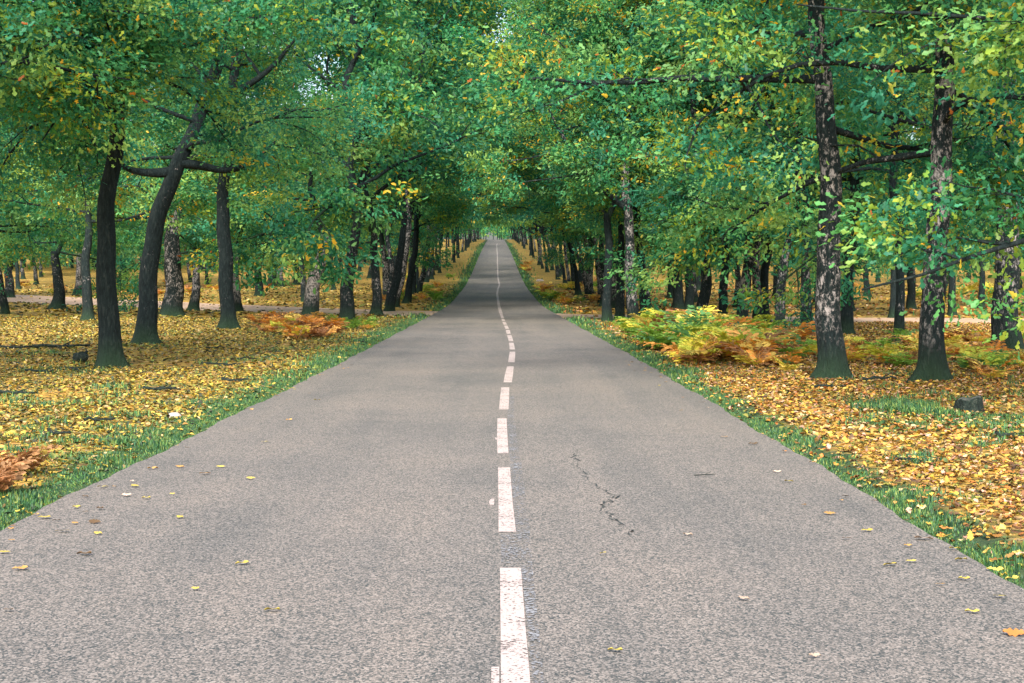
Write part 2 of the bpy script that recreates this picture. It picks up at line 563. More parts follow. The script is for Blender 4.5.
def crack(path, w0, seed, name="crack"):
    rng = np.random.default_rng(seed)
    p = np.array([roadpt(*q) for q in path])
    t = np.linspace(0, len(p) - 1, (len(p) - 1) * 11 + 1)
    q = np.stack([np.interp(t, np.arange(len(p)), p[:, i]) for i in range(2)], 1)
    q[1:-1] += rng.normal(size=(len(q) - 2, 2)) * np.array([.016, .04])
    wdt = w0 * .33 * rng.uniform(.02, 1.7, len(q)) ** 1.4; wdt[0] = wdt[-1] = .001
    mb = MB(); strip(mb, [((a - w, b), (a + w, b)) for (a, b), w in zip(q, wdt)], .003)
    obj(name, mb.mesh(name, M_CRACK, smooth=False), road)


crack([(577, 449), (574, 454), (579, 466), (590, 479), (603, 489), (615, 496), (605, 502), (602, 508), (613, 518), (629.5, 528.5), (636, 543)], .016, 1)
crack([(615, 496), (620, 494)], .012, 2)
crack([(414, 337), (428, 338), (446, 337.4), (462, 338.4)], .05, 7)

# ------------------------------------------------------------------ litter, grass
LIT_R = np.array([(.66, .42, .07), (.70, .50, .12), (.62, .30, .05), (.58, .21, .05), (.74, .54, .28), (.70, .50, .07), (.42, .21, .05), (.26, .12, .05), (.12, .07, .04), (.10, .15, .05), (.34, .34, .07), (.66, .40, .12), (.72, .42, .30)])
LIT_L = np.array([(.58, .43, .07), (.64, .48, .10), (.56, .38, .05), (.40, .22, .06), (.66, .50, .24), (.66, .54, .09), (.22, .15, .05), (.07, .08, .05), (.05, .08, .05), (.16, .22, .06), (.24, .30, .07), (.54, .42, .09), (.30, .34, .08)])


def litter(mb, n, xlo, xhi, ylo, yhi, size, seed, lobed=False, margin=.04, spread=1.0):
    rng = np.random.default_rng(seed)
    y = rng.uniform(ylo, yhi, n); x = rng.uniform(xlo, xhi, n)
    e = np.abs(x - road_cx(y)) - HW
    # thinner near the verge, patchy elsewhere
    patch = .55 + .45 * np.sin(x * .9 + 1.3 * np.sin(y * .7)) * np.sin(y * .8 + 1.1 * np.sin(x * .6))
    keep = (e > margin) & (rng.uniform(size=n) < np.clip(.14 + e * 1.5, 0, 1) * np.clip(.28 + patch * 1.1, .3, 1)) & ((track_dist(x, y) > 3.9) | (rng.uniform(size=n) < .3))
    x, y = x[keep], y[keep]; n = len(x)
    s = size * rng.uniform(.6, 1.25, n)
    z = ground_h(x, y) + rng.uniform(.004, .05, n)
    nm = unit(rng, n) * .55; nm[:, 2] += 1
    a = unit(rng, n); a[:, 2] *= .25
    cr = LIT_R[rng.integers(0, len(LIT_R), n)]; cl = LIT_L[rng.integers(0, len(LIT_L), n)]
    col = np.where((x > 0)[:, None], cr * rng.uniform(.28, .80, (n, 1)), cl * rng.uniform(.25, .74, (n, 1)))
    leaves(mb, np.stack([x, y, z], 1), a, nm, s, np.clip(col, 0, .8), lobed=lobed, curl=rng.uniform(-1.5, 3, n))


lm = MB()
litter(lm, 18000, 2.6, 8, 7, 14.5, .066, 11, lobed=True)
litter(lm, 14000, -8, -2.9, 8.5, 15.5, .064, 12, lobed=True)
litter(lm, 46000, 2.4, 14, 14.5, 27, .066, 13)
litter(lm, 44000, -15, -3.0, 14.5, 27, .064, 14)
litter(lm, 62000, 2.2, 24, 27, 58, .095, 15)
litter(lm, 62000, -26, -3, 27, 66, .092, 16)
litter(lm, 30000, -60, 55, 62, 150, .28, 17)
tag(obj("fallen_leaves", lm.mesh("fallen_leaves", M_LITTER)), kind='stuff')


def blades(mb, x, y, hgt, wid, rng, cols, lean=.5):
    n = len(x)
    z = ground_h(x, y) - .01
    th = rng.uniform(0, 6.283, n)
    d = np.stack([np.cos(th), np.sin(th), np.zeros(n)], 1)
    b = np.stack([-np.sin(th), np.cos(th), np.zeros(n)], 1)
    ln_ = rng.uniform(.1, lean, n)[:, None]
    p = np.stack([x, y, z], 1)
    h = hgt[:, None] * np.array([0, 0, 1.0]); w = wid[:, None] * b * .5
    mid = p + h * .6 + d * hgt[:, None] * ln_ * .35
    tip = p + h * (1 - .3 * ln_) + d * hgt[:, None] * ln_
    v = np.stack([p - w, p + w, mid + w * .8, mid - w * .8, tip], 1).reshape(-1, 3)
    i = np.arange(n)[:, None] * 5
    c = cols[rng.integers(0, len(cols), n)] * rng.uniform(.7, 1.25, (n, 1))
    mb.add(v, i + np.array([[0, 1, 2, 3]]), i + np.array([[3, 2, 4]]), cq=c, ct=c)


GC = np.array([(.045, .13, .05), (.06, .16, .05), (.03, .09, .045), (.10, .20, .05), (.18, .24, .06), (.04, .11, .055), (.03, .08, .045)])
gb = MB(); rng = np.random.default_rng(31)


def verge(side, n, ylo, yhi, width, hg, wd):
    y = rng.uniform(ylo, yhi, n)
    clump = .75 + .5 * np.sin(y * 2.1 + side) * np.sin(y * .83 + 2 * side) + .3 * np.sin(y * 5.3)
    e = np.abs(rng.normal(size=n)) * width * np.clip(clump, .5, 1.6) - .05
    x = road_cx(y) + side * (HW + e)
    k = track_dist(x, y) > 4.0
    x, y = x[k], y[k]
    blades(gb, x, y, hg * rng.uniform(.5, 1.4, len(x)) * np.clip(clump[k], .5, 1.3), wd * rng.uniform(.7, 1.3, len(x)), rng, GC)


verge(1, 42000, 6.5, 22, .17, .05, .009); verge(-1, 56000, 8, 24, .38, .05, .010)
verge(1, 20000, 22, 50, .26, .09, .02); verge(-1, 20000, 24, 60, .36, .09, .02)
verge(1, 5000, 50, 160, .5, .17, .05); verge(-1, 5000, 60, 160, .5, .17, .05)
verge(1, 2500, 160, 420, .7, .3, .12); verge(-1, 2500, 160, 420, .7, .3, .12)


def grass_patch(px0, px1, py0, py1, n, hg, wd):
    cx0, cy0 = on_ground((px0 + px1) / 2, (py0 + py1) / 2)
    xa, ya = on_ground(px0, (py0 + py1) / 2); xb, yb = on_ground((px0 + px1) / 2, py0)
    rx, ryy = abs(cx0 - xa), abs(yb - cy0)
    r = np.sqrt(rng.uniform(size=n)); t = rng.uniform(0, 6.283, n)
    wob = 1 + .25 * np.sin(3 * t + px0) + .15 * np.sin(5 * t)
    x = cx0 + rx * r * wob * np.cos(t); y = cy0 + ryy * r * wob * np.sin(t)
    k = np.abs(x - road_cx(y)) > HW + .1
    blades(gb, x[k], y[k], hg * rng.uniform(.5, 1.4, k.sum()), wd * rng.uniform(.7, 1.3, k.sum()), rng, GC, lean=.9)


grass_patch(866, 945, 407, 421, 5000, .10, .012)
grass_patch(955, 1060, 418, 442, 7000, .06, .011)
grass_patch(850, 960, 424, 436, 2200, .05, .011)
grass_patch(200, 300, 395, 412, 900, .07, .012)
grass_patch(110, 160, 430, 445, 700, .07, .012)
for q in range(120):
    sx = random.uniform(10, 400) if q % 2 else random.uniform(700, 1040)
    sy = random.uniform(345, 470) if sx < 250 or sx > 850 else random.uniform(332, 365)
    grass_patch(sx - 22, sx + 22, sy - 2.5, sy + 2.5, 130, .085, .014)
tag(obj("grass", gb.mesh("grass", M_GRASS)), kind='stuff')

# ------------------------------------------------------------------ trees
GREENS = np.array([(.032, .158, .076), (.044, .186, .076), (.022, .122, .074), (.068, .208, .068), (.034, .166, .096), (.105, .240, .080), (.16, .27, .068)])
LIME = np.array([(.20, .31, .045), (.15, .28, .05), (.28, .35, .05)])
GOLD = np.array([(.50, .36, .04), (.42, .34, .05), (.58, .33, .03), (.34, .32, .05)])
RUST = np.array([(.42, .15, .03), (.30, .10, .03)])


def polyline(p0, d0, L, n, rng, wig=.12, up=0.0):
    pts = [np.array(p0, float)]; d = np.array(d0, float); d /= np.linalg.norm(d)
    for _ in range(n):
        d = d + rng.normal(size=3) * wig; d[2] += up; d /= np.linalg.norm(d)
        pts.append(pts[-1] + d * L / n)
    return np.array(pts)


def grow(rng, wood, foliage, stem, srad, zr, R, n_limbs, n_sub, n_cl, n_leaf, lsize, yel=.06, explicit=(), low=-.12, twig=True, avoid=None, clr=.5, lobed=False):
    """limbs, side branches and leaf clusters on a stem (array of points with radii srad); zr = (z low, z high) of limb starts"""
    cl = []                                                    # cluster centres, outward direction
    limbs = []
    zz = stem[:, 2]
    ga = rng.uniform(0, 6.28)
    for i in range(n_limbs):
        f = (i + rng.uniform(0, .8)) / n_limbs
        z0 = zr[0] + (zr[1] - zr[0]) * f
        p0 = np.array([np.interp(z0, zz, stem[:, k]) for k in range(3)])
        r0 = np.interp(z0, zz, srad)
        ga += 2.4 + rng.normal() * .35
        el = low + (1.15 - low) * f ** 1.1 + rng.normal() * .10
        L = R * (1.0 - .55 * f ** 1.6) * rng.uniform(.75, 1.15)
        d = np.array([math.cos(ga) * math.cos(el), math.sin(ga) * math.cos(el), math.sin(el) + .15])
        pl = polyline(p0, d, L, 7, rng, .13, .02 if f > .25 else -.02)
        if avoid is not None and avoid(pl[2:]).mean() < .7:
            continue
        limbs.append((pl, max(.016, min(r0 * .5, .015 + L * .012))))
    for pl, r0 in explicit:
        limbs.append((np.asarray(pl, float), r0))
    # the stem's own top
    limbs.append((stem[zz > zr[1] - .5] if (zz > zr[1] - .5).sum() > 2 else stem[-3:], None))
    for pl, r0 in limbs:
        m = len(pl)
        if r0 is not None:
            wood.tube(pl, np.linspace(r0, max(.006, r0 * .18), m) + 0, 6, lump=.06, rng=rng)
        L = np.linalg.norm(np.diff(pl, axis=0), axis=1).sum()
        rr = r0 or .05
        for s in range(n_sub):
            t = rng.uniform(.22, 1) * (m - 1)
            k = int(min(t, m - 2)); p = pl[k] + (pl[k + 1] - pl[k]) * (t - k)
            d = pl[k + 1] - pl[k]; d /= np.linalg.norm(d) + 1e-9
            e = unit(rng, 1)[0]; e -= d * (e @ d); e[2] = e[2] * .6 + .12
            sl = (.22 + .3 * rng.uniform()) * max(L, 2.0) * (1.15 - .5 * t / (m - 1))
            sp = polyline(p, d * .6 + e, sl, 5, rng, .2, -.01)
            if avoid is None or avoid(sp).mean() > .6:
                wood.tube(sp, np.linspace(max(.008, rr * .38), .004, 6), 4)
            for c in range(n_cl):
                u = rng.uniform(.3, 1.05) * 5
                kk = int(min(u, 4)); q = sp[kk] + (sp[kk + 1] - sp[kk]) * (u - kk)
                off = rng.normal(size=3) * np.array([.38, .38, .25])
                cl.append(np.concatenate([q + off, off + d * .3]))
                if twig and rng.uniform() < .5:
                    wood.tube(np.array([q, q + off * .6 + [0, 0, .03], q + off]), np.array([.006, .005, .003]), 3)
    cl = np.array(cl)
    if avoid is not None:
        cl = cl[avoid(cl[:, :3])]
    K = len(cl)
    kind = rng.uniform(size=K)
    cnt = np.maximum(4, rng.normal(n_leaf, n_leaf * .35, K).astype(int))
    idx = np.repeat(np.arange(K), cnt)
    n = len(idx)
    off = rng.normal(size=(n, 3)) * np.array([.27, .27, .14]) * clr / .5
    c = cl[idx, :3] + off
    out = off * 1.2 + cl[idx, 3:] * .8
    nm = unit(rng, n) * .75 + out * .6; nm[:, 2] += .75
    a = unit(rng, n) * .8 + out; a[:, 2] -= .25
    base = GREENS[rng.integers(0, len(GREENS), K)][idx] * rng.uniform(.72, 1.3, (K, 1))[idx]
    kk = kind[idx]
    lime = LIME[rng.integers(0, 3, n)]; gold = GOLD[rng.integers(0, 4, n)]; rust = RUST[rng.integers(0, 2, n)]
    r = rng.uniform(size=n)
    col = base * rng.uniform(.8, 1.25, (n, 1))
    ml = (kk < yel * 2.0) & (r < .6); col[ml] = lime[ml] * rng.uniform(.7, 1.1, (ml.sum(), 1))
    mg = ((kk < yel * .45) & (r < .45)) | (r > 1 - yel * .10); col[mg] = gold[mg]
    mr = (r < yel * .035); col[mr] = rust[mr]
    s = lsize * rng.uniform(.5, 1.3, n)
    leaves(foliage, c, a, nm, s, col, lobed=lobed, wid=1.0 if lobed else .80, curl=rng.uniform(.3, 2.2, n))


def r_amp(rad):
    return .16 * float(np.max(rad))


def trunk_mesh(path, rad, flare, rng, seg=14):
    """path relative to the base (z up), rings about every .22 m"""
    wood = MB()
    L = np.concatenate([[0], np.cumsum(np.linalg.norm(np.diff(path, axis=0), axis=1))])
    s = np.concatenate([[-.25, -.1, 0, .06, .13, .22, .34, .5, .7], np.arange(.9, L[-1], .3), [L[-1]]])
    p = np.stack([np.interp(s, L, path[:, k]) for k in range(3)], 1)
    p[s < 0, 2] = s[s < 0]
    w_ = np.clip(s, 0, 1)
    a_, b_, c_ = rng.uniform(0, 6.28, 3)
    p[:, 0] += w_ * r_amp(rad) * (np.sin(1.7 * s + a_) - math.sin(a_) + .5 * np.sin(4.1 * s + b_))
    p[:, 1] += w_ * r_amp(rad) * (np.sin(1.5 * s + c_) - math.sin(c_))
    r = np.interp(s, L, rad)
    th = np.linspace(0, 2 * np.pi, seg, endpoint=False)
    ph = rng.uniform(0, 6.28, 3)
    bt = np.exp(-np.clip(s, 0, None) / .19)[:, None] * flare * (.75 + .45 * np.cos(3 * th + ph[0]) + .35 * np.cos(5 * th + ph[1]) + .25 * np.cos(2 * th + ph[2]))[None]
    bt = bt + np.exp(-np.clip(s, 0, None) / .7)[:, None] * flare * .16
    wood.tube(p, r, seg, cap=True, lump=.065, rng=rng, buttress=bt)
    return wood


def px_path(base, path, d):
    """pixel path of a trunk at distance d -> points relative to the base"""
    b = at_depth(base[0], base[1], d)
    pts = [np.zeros(3)]
    for q in path:
        p = at_depth(q[0], q[1], d) - b
        pts.append(p)
    return np.array(pts)


def extend(pts, z, rng, lean=.35):
    pts = list(pts)
    d = pts[-1] - pts[-2] if len(pts) > 1 else np.array([0, 0, 1.0])
    d /= np.linalg.norm(d); d[2] = max(d[2], .6); d = d / np.linalg.norm(d)
    while pts[-1][2] < z:
        d = d * .75 + np.array([0, 0, .25]) + rng.normal(size=3) * np.array([.08, .08, 0]); d /= np.linalg.norm(d)
        pts.append(pts[-1] + d * .7)
    return np.array(pts)


def smooth3(p):
    t = np.arange(len(p)); tt = np.linspace(0, len(p) - 1, (len(p) - 1) * 4 + 1)
    q = np.stack([np.interp(tt, t, p[:, i]) for i in range(3)], 1)
    for _ in range(4):
        q[1:-1] = (q[:-2] + 2 * q[1:-1] + q[2:]) / 4
    return q


# shared crowns: (branches mesh, foliage mesh), stem from 0 to about 10 m
def crown_variant(seed, lsize, n_limbs, n_sub, n_cl, n_leaf, R=5.0, top=10.5, yel=.06, clr=.5, twig=False, low=-.15):
    rng = np.random.default_rng(seed)
    stem = [np.zeros(3)]
    while stem[-1][2] < top:
        stem.append(stem[-1] + np.array([rng.normal() * .14, rng.normal() * .14, .75]))
    stem = np.array(stem); srad = np.linspace(.13, .02, len(stem))
    wood, fol = MB(), MB()
    wood.tube(stem, srad, 8, lump=.05, rng=rng)
    grow(rng, wood, fol, stem, srad, (.1, top - 1), R, n_limbs, n_sub, n_cl, n_leaf, lsize, yel=yel, clr=clr, twig=twig, low=low)
    return wood.mesh("oak_branches", M_BARK), fol.mesh("oak_foliage", M_LEAF)


MID = [crown_variant(100 + i, .155, 15, 6, 7, 46, R=5.2, yel=(.05, .09, .04, .14, .07, .05)[i], twig=False, clr=.52) for i in range(6)]
FAR = [crown_variant(200 + i, .27, 13, 5, 5, 22, R=5.6, yel=(.05, .10, .05, .08)[i], clr=.62) for i in range(4)]
ROW = [crown_variant(150 + i, .165, 15, 6, 7, 42, R=5.2, yel=(.06, .12, .08)[i], low=.24, clr=.55) for i in range(3)]
ROWFAR = [crown_variant(250 + i, .27, 14, 5, 5, 24, R=5.4, yel=(.07, .12)[i], low=.22, clr=.62) for i in range(2)]
NTREE = [0]


_cache = {}


def choose_turn(me, base, top, scl, zscl, lean, tries=14):
    """turn a roadside crown so that its boughs meet above the road and none hangs down into the roadway"""
    if me.name not in _cache:
        a = np.empty(len(me.vertices) * 3, np.float32); me.vertices.foreach_get("co", a); _cache[me.name] = a.reshape(-1, 3)[::9]
    V = _cache[me.name]
    best = None
    for _ in range(tries):
        r = random.uniform(0, 6.28)
        c, q = math.cos(r), math.sin(r)
        P = np.stack([(V[:, 0] * c - V[:, 1] * q) * scl + top[0], (V[:, 0] * q + V[:, 1] * c) * scl + top[1], V[:, 2] * scl * zscl + top[2]], 1)
        cl, sl = math.cos(lean), math.sin(lean)
        P = np.stack([P[:, 0] * cl + P[:, 2] * sl, P[:, 1], -P[:, 0] * sl + P[:, 2] * cl], 1) + np.array(base)
        low = ((np.abs(P[:, 0] - road_cx(P[:, 1])) < 2.6) & (P[:, 2] - prof(P[:, 1]) < 5.6)).sum()
        arch = ((np.abs(P[:, 0] - road_cx(P[:, 1])) < 1.5) & (P[:, 2] - prof(P[:, 1]) > 9)).sum()
        sc = arch * .15 - low * 3
        if best is None or sc > best[0]:
            best = (sc, r)
    return best[1]


def put_tree(label, x, y, trunk_me, top_pt, crown, rot, scl, lichen, group=None, cat='tree', zscl=1.0):
    z = float(ground_h(x, y))
    e = obj("oak_tree", None); e.location = (x, y, z); e.empty_display_size = .3
    tag(e, label, cat, group)
    t = obj("trunk", trunk_me, e); t['lichen'] = lichen
    for nm, me in (("branches", crown[0]), ("crown", crown[1])):
        c = obj(nm, me, e); c.location = top_pt; c.rotation_euler = (0, 0, rot); c.scale = (scl, scl, scl * zscl)
        if nm == "branches": c['lichen'] = -.2
    NTREE[0] += 1
    return e


def mid_tree(label, base, wpx, path, lichen=0.0, crown=None, scl=1.0, start=3.0, group=None, flare=.6, road=False):
    """a tree of the middle distance: own trunk, shared crown"""
    rng = np.random.default_rng(int(base[0] * 131 + base[1] * 7))
    x, d = on_ground(*base)
    pts = extend(px_path(base, path, d), start, rng)
    r0 = wpx / 2 / F * d
    p = smooth3(pts)
    rad = r0 * (1 - .45 * np.clip(p[:, 2] / max(start, 1), 0, 1.2) ** 1.2 * .7)
    tr = trunk_mesh(p, rad, r0 * flare, rng, seg=10)
    lib = (ROW if road else MID) if d < 125 else FAR
    k = rng.integers(0, len(lib)) if crown is None else crown
    tpt = tuple(p[-1] - np.array([0, 0, .25]))
    rot = choose_turn(lib[k][1], (x, d, float(ground_h(x, d))), tpt, scl, 1.0, 0) if abs(x) < 9 else rng.uniform(0, 6.28)
    return put_tree(label, x, d, tr.mesh("oak_trunk", M_BARK), tpt, lib[k], rot, scl * rng.uniform(.92, 1.1), lichen, group)


def near_tree(label, base, wpx, path, lichen=0.0, top=13.0, limb_z=(2.6, 11.5), R=5.0, limbs=(), n=(18, 7, 7, 62), lsize=.108, yel=.06, flare=.8, taper=.75, low=-.2, xyd=None, avoid=None, lobed='mid'):
    """a tree near enough to be built whole: trunk, limbs and leaves of its own; limbs = pixel paths of limbs seen in the photo"""
    rng = np.random.default_rng(int(abs(base[0]) * 137 + base[1] * 11))
    x, d = on_ground(*base) if xyd is None else xyd
    if xyd is None:
        pts = px_path(base, path, d)
    else:
        pts = np.array([(0, 0, 0), *path], float)
    p = smooth3(extend(pts, top, rng))
    r0 = wpx / 2 / F * d
    f = np.clip(p[:, 2] / top, 0, 1)
    rad = r0 * (1 - taper * f) * np.where(f > .75, 1 - (f - .75) * 2.6, 1)
    tr = trunk_mesh(p, rad, r0 * flare, rng, seg=18)
    z = float(ground_h(x, d))
    wood, fol = MB(), MB()
    ex = []
    for lb, rpx, dy in limbs:
        b = at_depth(base[0], base[1], d)
        q = np.array([at_depth(a, c, d) - b for a, c in lb])
        q[:, 1] += np.linspace(0, dy, len(q))
        ex.append((smooth3(q), .68 * rpx / F * d))
    av = lambda c: open_view(c, x, d, z) & (avoid(c, x, d, z) if avoid is not None else True)
    grow(rng, wood, fol, p, rad, limb_z, R, *n, lsize, yel=yel, explicit=ex, low=low, avoid=av, lobed=lobed)
    e = obj("oak_tree", None); e.location = (x, d, z); e.empty_display_size = .3
    tag(e, label, 'tree')
    t = obj("trunk", tr.mesh("oak_trunk", M_BARK), e); t['lichen'] = lichen
    b = obj("branches", wood.mesh("oak_branches", M_BARK), e); b['lichen'] = lichen - .08
    obj("crown", fol.mesh("oak_foliage", M_LEAF), e)
    NTREE[0] += 1
    return e


ZONES = [(870, 312, 135, 42, 23.3), (705, 290, 62, 28, 55), (495, 262, 26, 28, 1e9), (176, 170, 72, 20, 36.9), (158, 235, 16, 90, 36.6), (285, 68, 52, 36, 48), (585, 160, 72, 66, 57), (829, 215, 22, 165, 24.5), (945, 95, 22, 60, 23), (935, 315, 18, 50, 23), (703, 255, 11, 45, 55), (110, 300, 16, 75, 27), (225, 250, 11, 85, 47.6)]


def open_view(c, x, d, z):
    # boughs that the photo shows parted, so that a trunk or fork behind them can be seen
    r = np.random.default_rng(9)
    P = c + np.array([x, d, z]) - np.array([0, 0, CH])
    q = P @ ROT
    px = 512 + F * q[:, 0] / -q[:, 2]; py = H / 2 - F * q[:, 1] / -q[:, 2]
    keep = np.ones(len(c), bool)
    for zx, zy, rx, ry_, dd in ZONES:
        inside = ((px - zx) / (rx + 7)) ** 2 + ((py - zy) / (ry_ + 6)) ** 2 < 1
        keep &= ~(inside & (P[:, 1] < dd + .3) & (r.uniform(size=len(c)) < .88))
    return keep


# ---- left side, near
near_tree("thick dark oak on the left with mossy flared foot, lowest standing trunk of that side", (110, 369), 22, [(111, 330), (110, 290), (106, 240), (104, 213), (110, 180), (118, 145), (121, 110)],
          lichen=-.12, limb_z=(4.6, 9.0), R=4.6, top=10, low=-.35, taper=.9, n=(24, 7, 7, 64),
          limbs=[([(119, 130), (112, 100), (104, 70), (108, 40)], 4, -3.0), ([(120, 115), (130, 90), (146, 70), (150, 40)], 4, -3.2), ([(121, 90), (118, 60), (124, 30), (122, 0)], 3.5, -2.8), ([(120, 100), (90, 88), (60, 80)], 3.5, -2.5),
                 ([(120, 80), (150, 50), (185, 30)], 3, -2.2)])
near_tree("leaning dark oak on the left forking into two level limbs like a T", (147, 346), 21, [(147, 320), (150, 290), (155, 235), (163, 200), (172, 178), (181, 160)], lichen=-.08, top=12, taper=.85,
          limb_z=(4.6, 11.5), R=4.8, limbs=[([(174, 174), (158, 176), (140, 175), (126, 170), (112, 160), (100, 140)], 8, -.6), ([(178, 165), (200, 167), (218, 172), (234, 170), (252, 160), (270, 140)], 8, .8)], low=0)
near_tree("oak on the left with a long limb curving up rightwards, rusty bracken at its foot", (229, 331), 15, [(227, 300), (224, 250), (222, 215), (225, 170), (230, 130), (233, 95), (236, 60)], lichen=-.06,
          top=14, limb_z=(5, 13), R=5, yel=.09, limbs=[([(232, 95), (248, 88), (262, 80), (280, 66), (292, 50), (306, 36), (330, 30)], 5.5, -.8), ([(233, 108), (255, 106), (280, 110), (310, 113), (345, 104)], 3.5, .6),
                                              ([(262, 80), (248, 60), (238, 45), (232, 28)], 3, .4)], low=.0)
near_tree("stout pale lichened oak directly behind the T-shaped leaning oak", (172, 316), 18, [(172, 290), (173, 250), (174, 215), (176, 190)], lichen=.05, top=14, limb_z=(3.6, 13), R=5.2, lsize=.13, n=(16, 7, 7, 52))
# ---- right side, near
near_tree("big pale lichened oak on the right with dark mossy foot and upright trunk", (833, 381), 25, [(832, 350), (830, 300), (830, 240), (829, 150), (826, 60), (818, 20), (814, -20)], lichen=.04, top=13.5,
          limb_z=(3.4, 12.5), R=4.8, yel=.14, lobed='mid')
near_tree("broadest white-patched oak at the right, leaning slightly right, nearest to the tree stump", (930, 386), 24, [(933, 340), (935, 300), (937, 250), (938, 200), (944, 120), (950, 50), (944, 0)], lichen=.05, top=13,
          limb_z=(3.2, 12), R=4.4, yel=.14, lobed='mid', flare=.8)
near_tree("thick grey oak at the far right margin, partly behind hanging leaves", (1007, 356), 27, [(1007, 320), (1006, 270), (1004, 220), (1003, 160)], lichen=.03, top=13, limb_z=(3, 12), R=4.8, yel=.10)
near_tree("slim pale-trunked oak at the right verge, long limb reaching over the road", (634, 323), 11, [(633, 300), (631, 260), (630, 235), (627, 200), (627, 165), (630, 120), (628, 70)], lichen=.06, top=15,
          limb_z=(7.0, 14), R=5.0, yel=.10, limbs=[([(627, 208), (612, 196), (597, 185), (584, 172), (572, 152), (562, 136), (553, 120), (546, 104)], 6.5, -.4), ([(572, 152), (556, 150), (530, 158), (505, 160), (480, 161)], 1.8, .5),
                                                   ([(584, 172), (560, 178), (520, 182), (498, 190)], 1.5, -.6), ([(560, 132), (580, 124), (600, 122)], 1.6, .3)], low=.1, lsize=.135, n=(15, 7, 7, 52))
near_tree("curving slim oak right of the road rising out of the green and yellow bracken", (701, 325), 12, [(701, 305), (706, 280), (706, 260), (703, 240), (698, 218), (695, 195)], lichen=0.0, top=14, limb_z=(3.8, 13), R=5.4, yel=.30,
          lsize=.14, n=(15, 7, 7, 52))
# ---- trees just outside the frame whose boughs hang into the picture
near_tree("oak beyond the right margin whose large-leaved boughs hang in at the upper right", (1150, 440), 26, [(.1, 0, 2), (.0, .1, 4), (-.2, .1, 6)], xyd=(8.3, 17.0), top=11, limb_z=(2.6, 10), R=5.0, yel=.13, lobed='mid', lsize=.108, n=(22, 7, 7, 64), low=-.1,
          avoid=lambda c, x, d, z: (c[:, 0] + x) / (c[:, 1] + d) > .20 + .02 * np.sin(c[:, 2] * 3))
near_tree("oak beyond the left margin whose boughs hang in at the upper left", (-130, 400), 24, [(-.1, 0, 2), (.1, .1, 4), (.2, .1, 6)], xyd=(-9.2, 21.0), top=12, limb_z=(3, 11), R=5.6, yel=.08, lsize=.112, n=(24, 7, 7, 62), low=-.12)

# ---- middle distance, left
mid_tree("dark oak at the far left standing on the litter with a dark foot", (10, 297), 9, [(10, 270)], .02)
mid_tree("oak with spreading mossy roots in the litter, second trunk from the left margin", (58, 310), 11, [(58, 290), (57, 265)], -.02, flare=1.1)
mid_tree("small pale-grey oak behind the mossy-rooted one at left", (78, 295), 8, [(79, 270)], .10)
mid_tree("slim dark oak just left of the thickest dark oak", (88, 321), 11, [(88, 300), (87, 265)], -.05)
mid_tree("distant slim oak seen between the two thick dark trunks at left", (125, 287), 6, [(125, 270)], -.05)
mid_tree("slim speckled oak between the stout pale oak and the curving-limbed oak", (194, 311), 9, [(195, 280), (197, 250)], .08)
mid_tree("thin white-speckled oak close behind the curving-limbed oak", (238, 311), 8, [(237, 280), (236, 245)], .12)
mid_tree("short-looking oak on the open litter beyond the pale track, left", (260, 295), 8, [(259, 270)], -.02, flare=.9)
mid_tree("dark oak of a close pair beyond the pale track, left one", (271, 287), 8, [(272, 270)], -.03)
mid_tree("oak with pale bark of a close pair beyond the pale track, right one", (281, 287), 7, [(278, 270)], .08)
mid_tree("small dark oak beyond the track, just left of the pale leaning oak", (297, 285), 7, [(297, 270)], -.05)
mid_tree("pale patchy oak leaning right beside the dirt track, left of the road", (310, 317), 15, [(313, 300), (318, 275), (322, 250)], .11, flare=.6)
mid_tree("dark oak leaning right next to the pale leaning oak, left of the road", (347, 321), 14, [(348, 300), (351, 275), (354, 250)], -.02, road=True, scl=1.5, start=3.8)
mid_tree("narrow dark upright oak by the left road edge before the dirt track", (377, 315), 10, [(376, 290), (374, 255)], -.02, road=True, scl=1.5, start=3.8)
mid_tree("oak with a white patch on its foot just beyond the dirt track at left", (388, 300), 9, [(386, 280), (384, 255)], .07, road=True, scl=1.5, start=3.8)
mid_tree("small dark oak beyond the track nearest the left road edge", (394, 286), 7, [(394, 270)], -.05)
# ---- middle distance, right
mid_tree("leftmost dark oak of the cluster of four at the right verge", (607, 322), 10, [(607, 290), (607, 250)], -.08, road=True, scl=.85, start=3.8)
mid_tree("second dark oak of the cluster of four at the right verge", (619, 319), 9, [(620, 290), (622, 250)], -.04, road=True, scl=.85, start=3.8)
mid_tree("dark oak bending left behind the slim pale-trunked oak at right", (645, 320), 9, [(644, 295), (643, 270), (638, 245), (634, 230)], -.10)
mid_tree("dark oak of a touching pair behind the green bracken, left one", (678, 311), 11, [(678, 280)], -.10)
mid_tree("dark oak of a touching pair behind the green bracken, right one", (689, 311), 9, [(689, 280)], -.06)
mid_tree("slim dark oak behind the bracken just right of the curving slim oak", (722, 323), 10, [(724, 290), (725, 265)], -.06)
mid_tree("straight oak with white flecks rising from orange bracken, right wood", (742, 326), 12, [(744, 300), (747, 260), (747, 240)], .04)
mid_tree("pale-speckled oak of a touching pair in the right wood", (757, 323), 9, [(757, 290)], .08)
mid_tree("dark oak of a touching pair in the right wood, behind the speckled one", (765, 322), 10, [(765, 290)], -.10)
mid_tree("curved pale-flecked slim oak in the orange bracken at right", (780, 331), 10, [(779, 310), (780, 285), (783, 262)], .06)
mid_tree("dark oak with pale foot left of the big lichened oak, right wood", (807, 332), 11, [(807, 300), (807, 260)], .03)
mid_tree("tall dark oak just behind the big lichened oak on the right", (847, 333), 13, [(848, 300), (852, 240), (855, 190), (857, 150)], -.10, start=5.5)
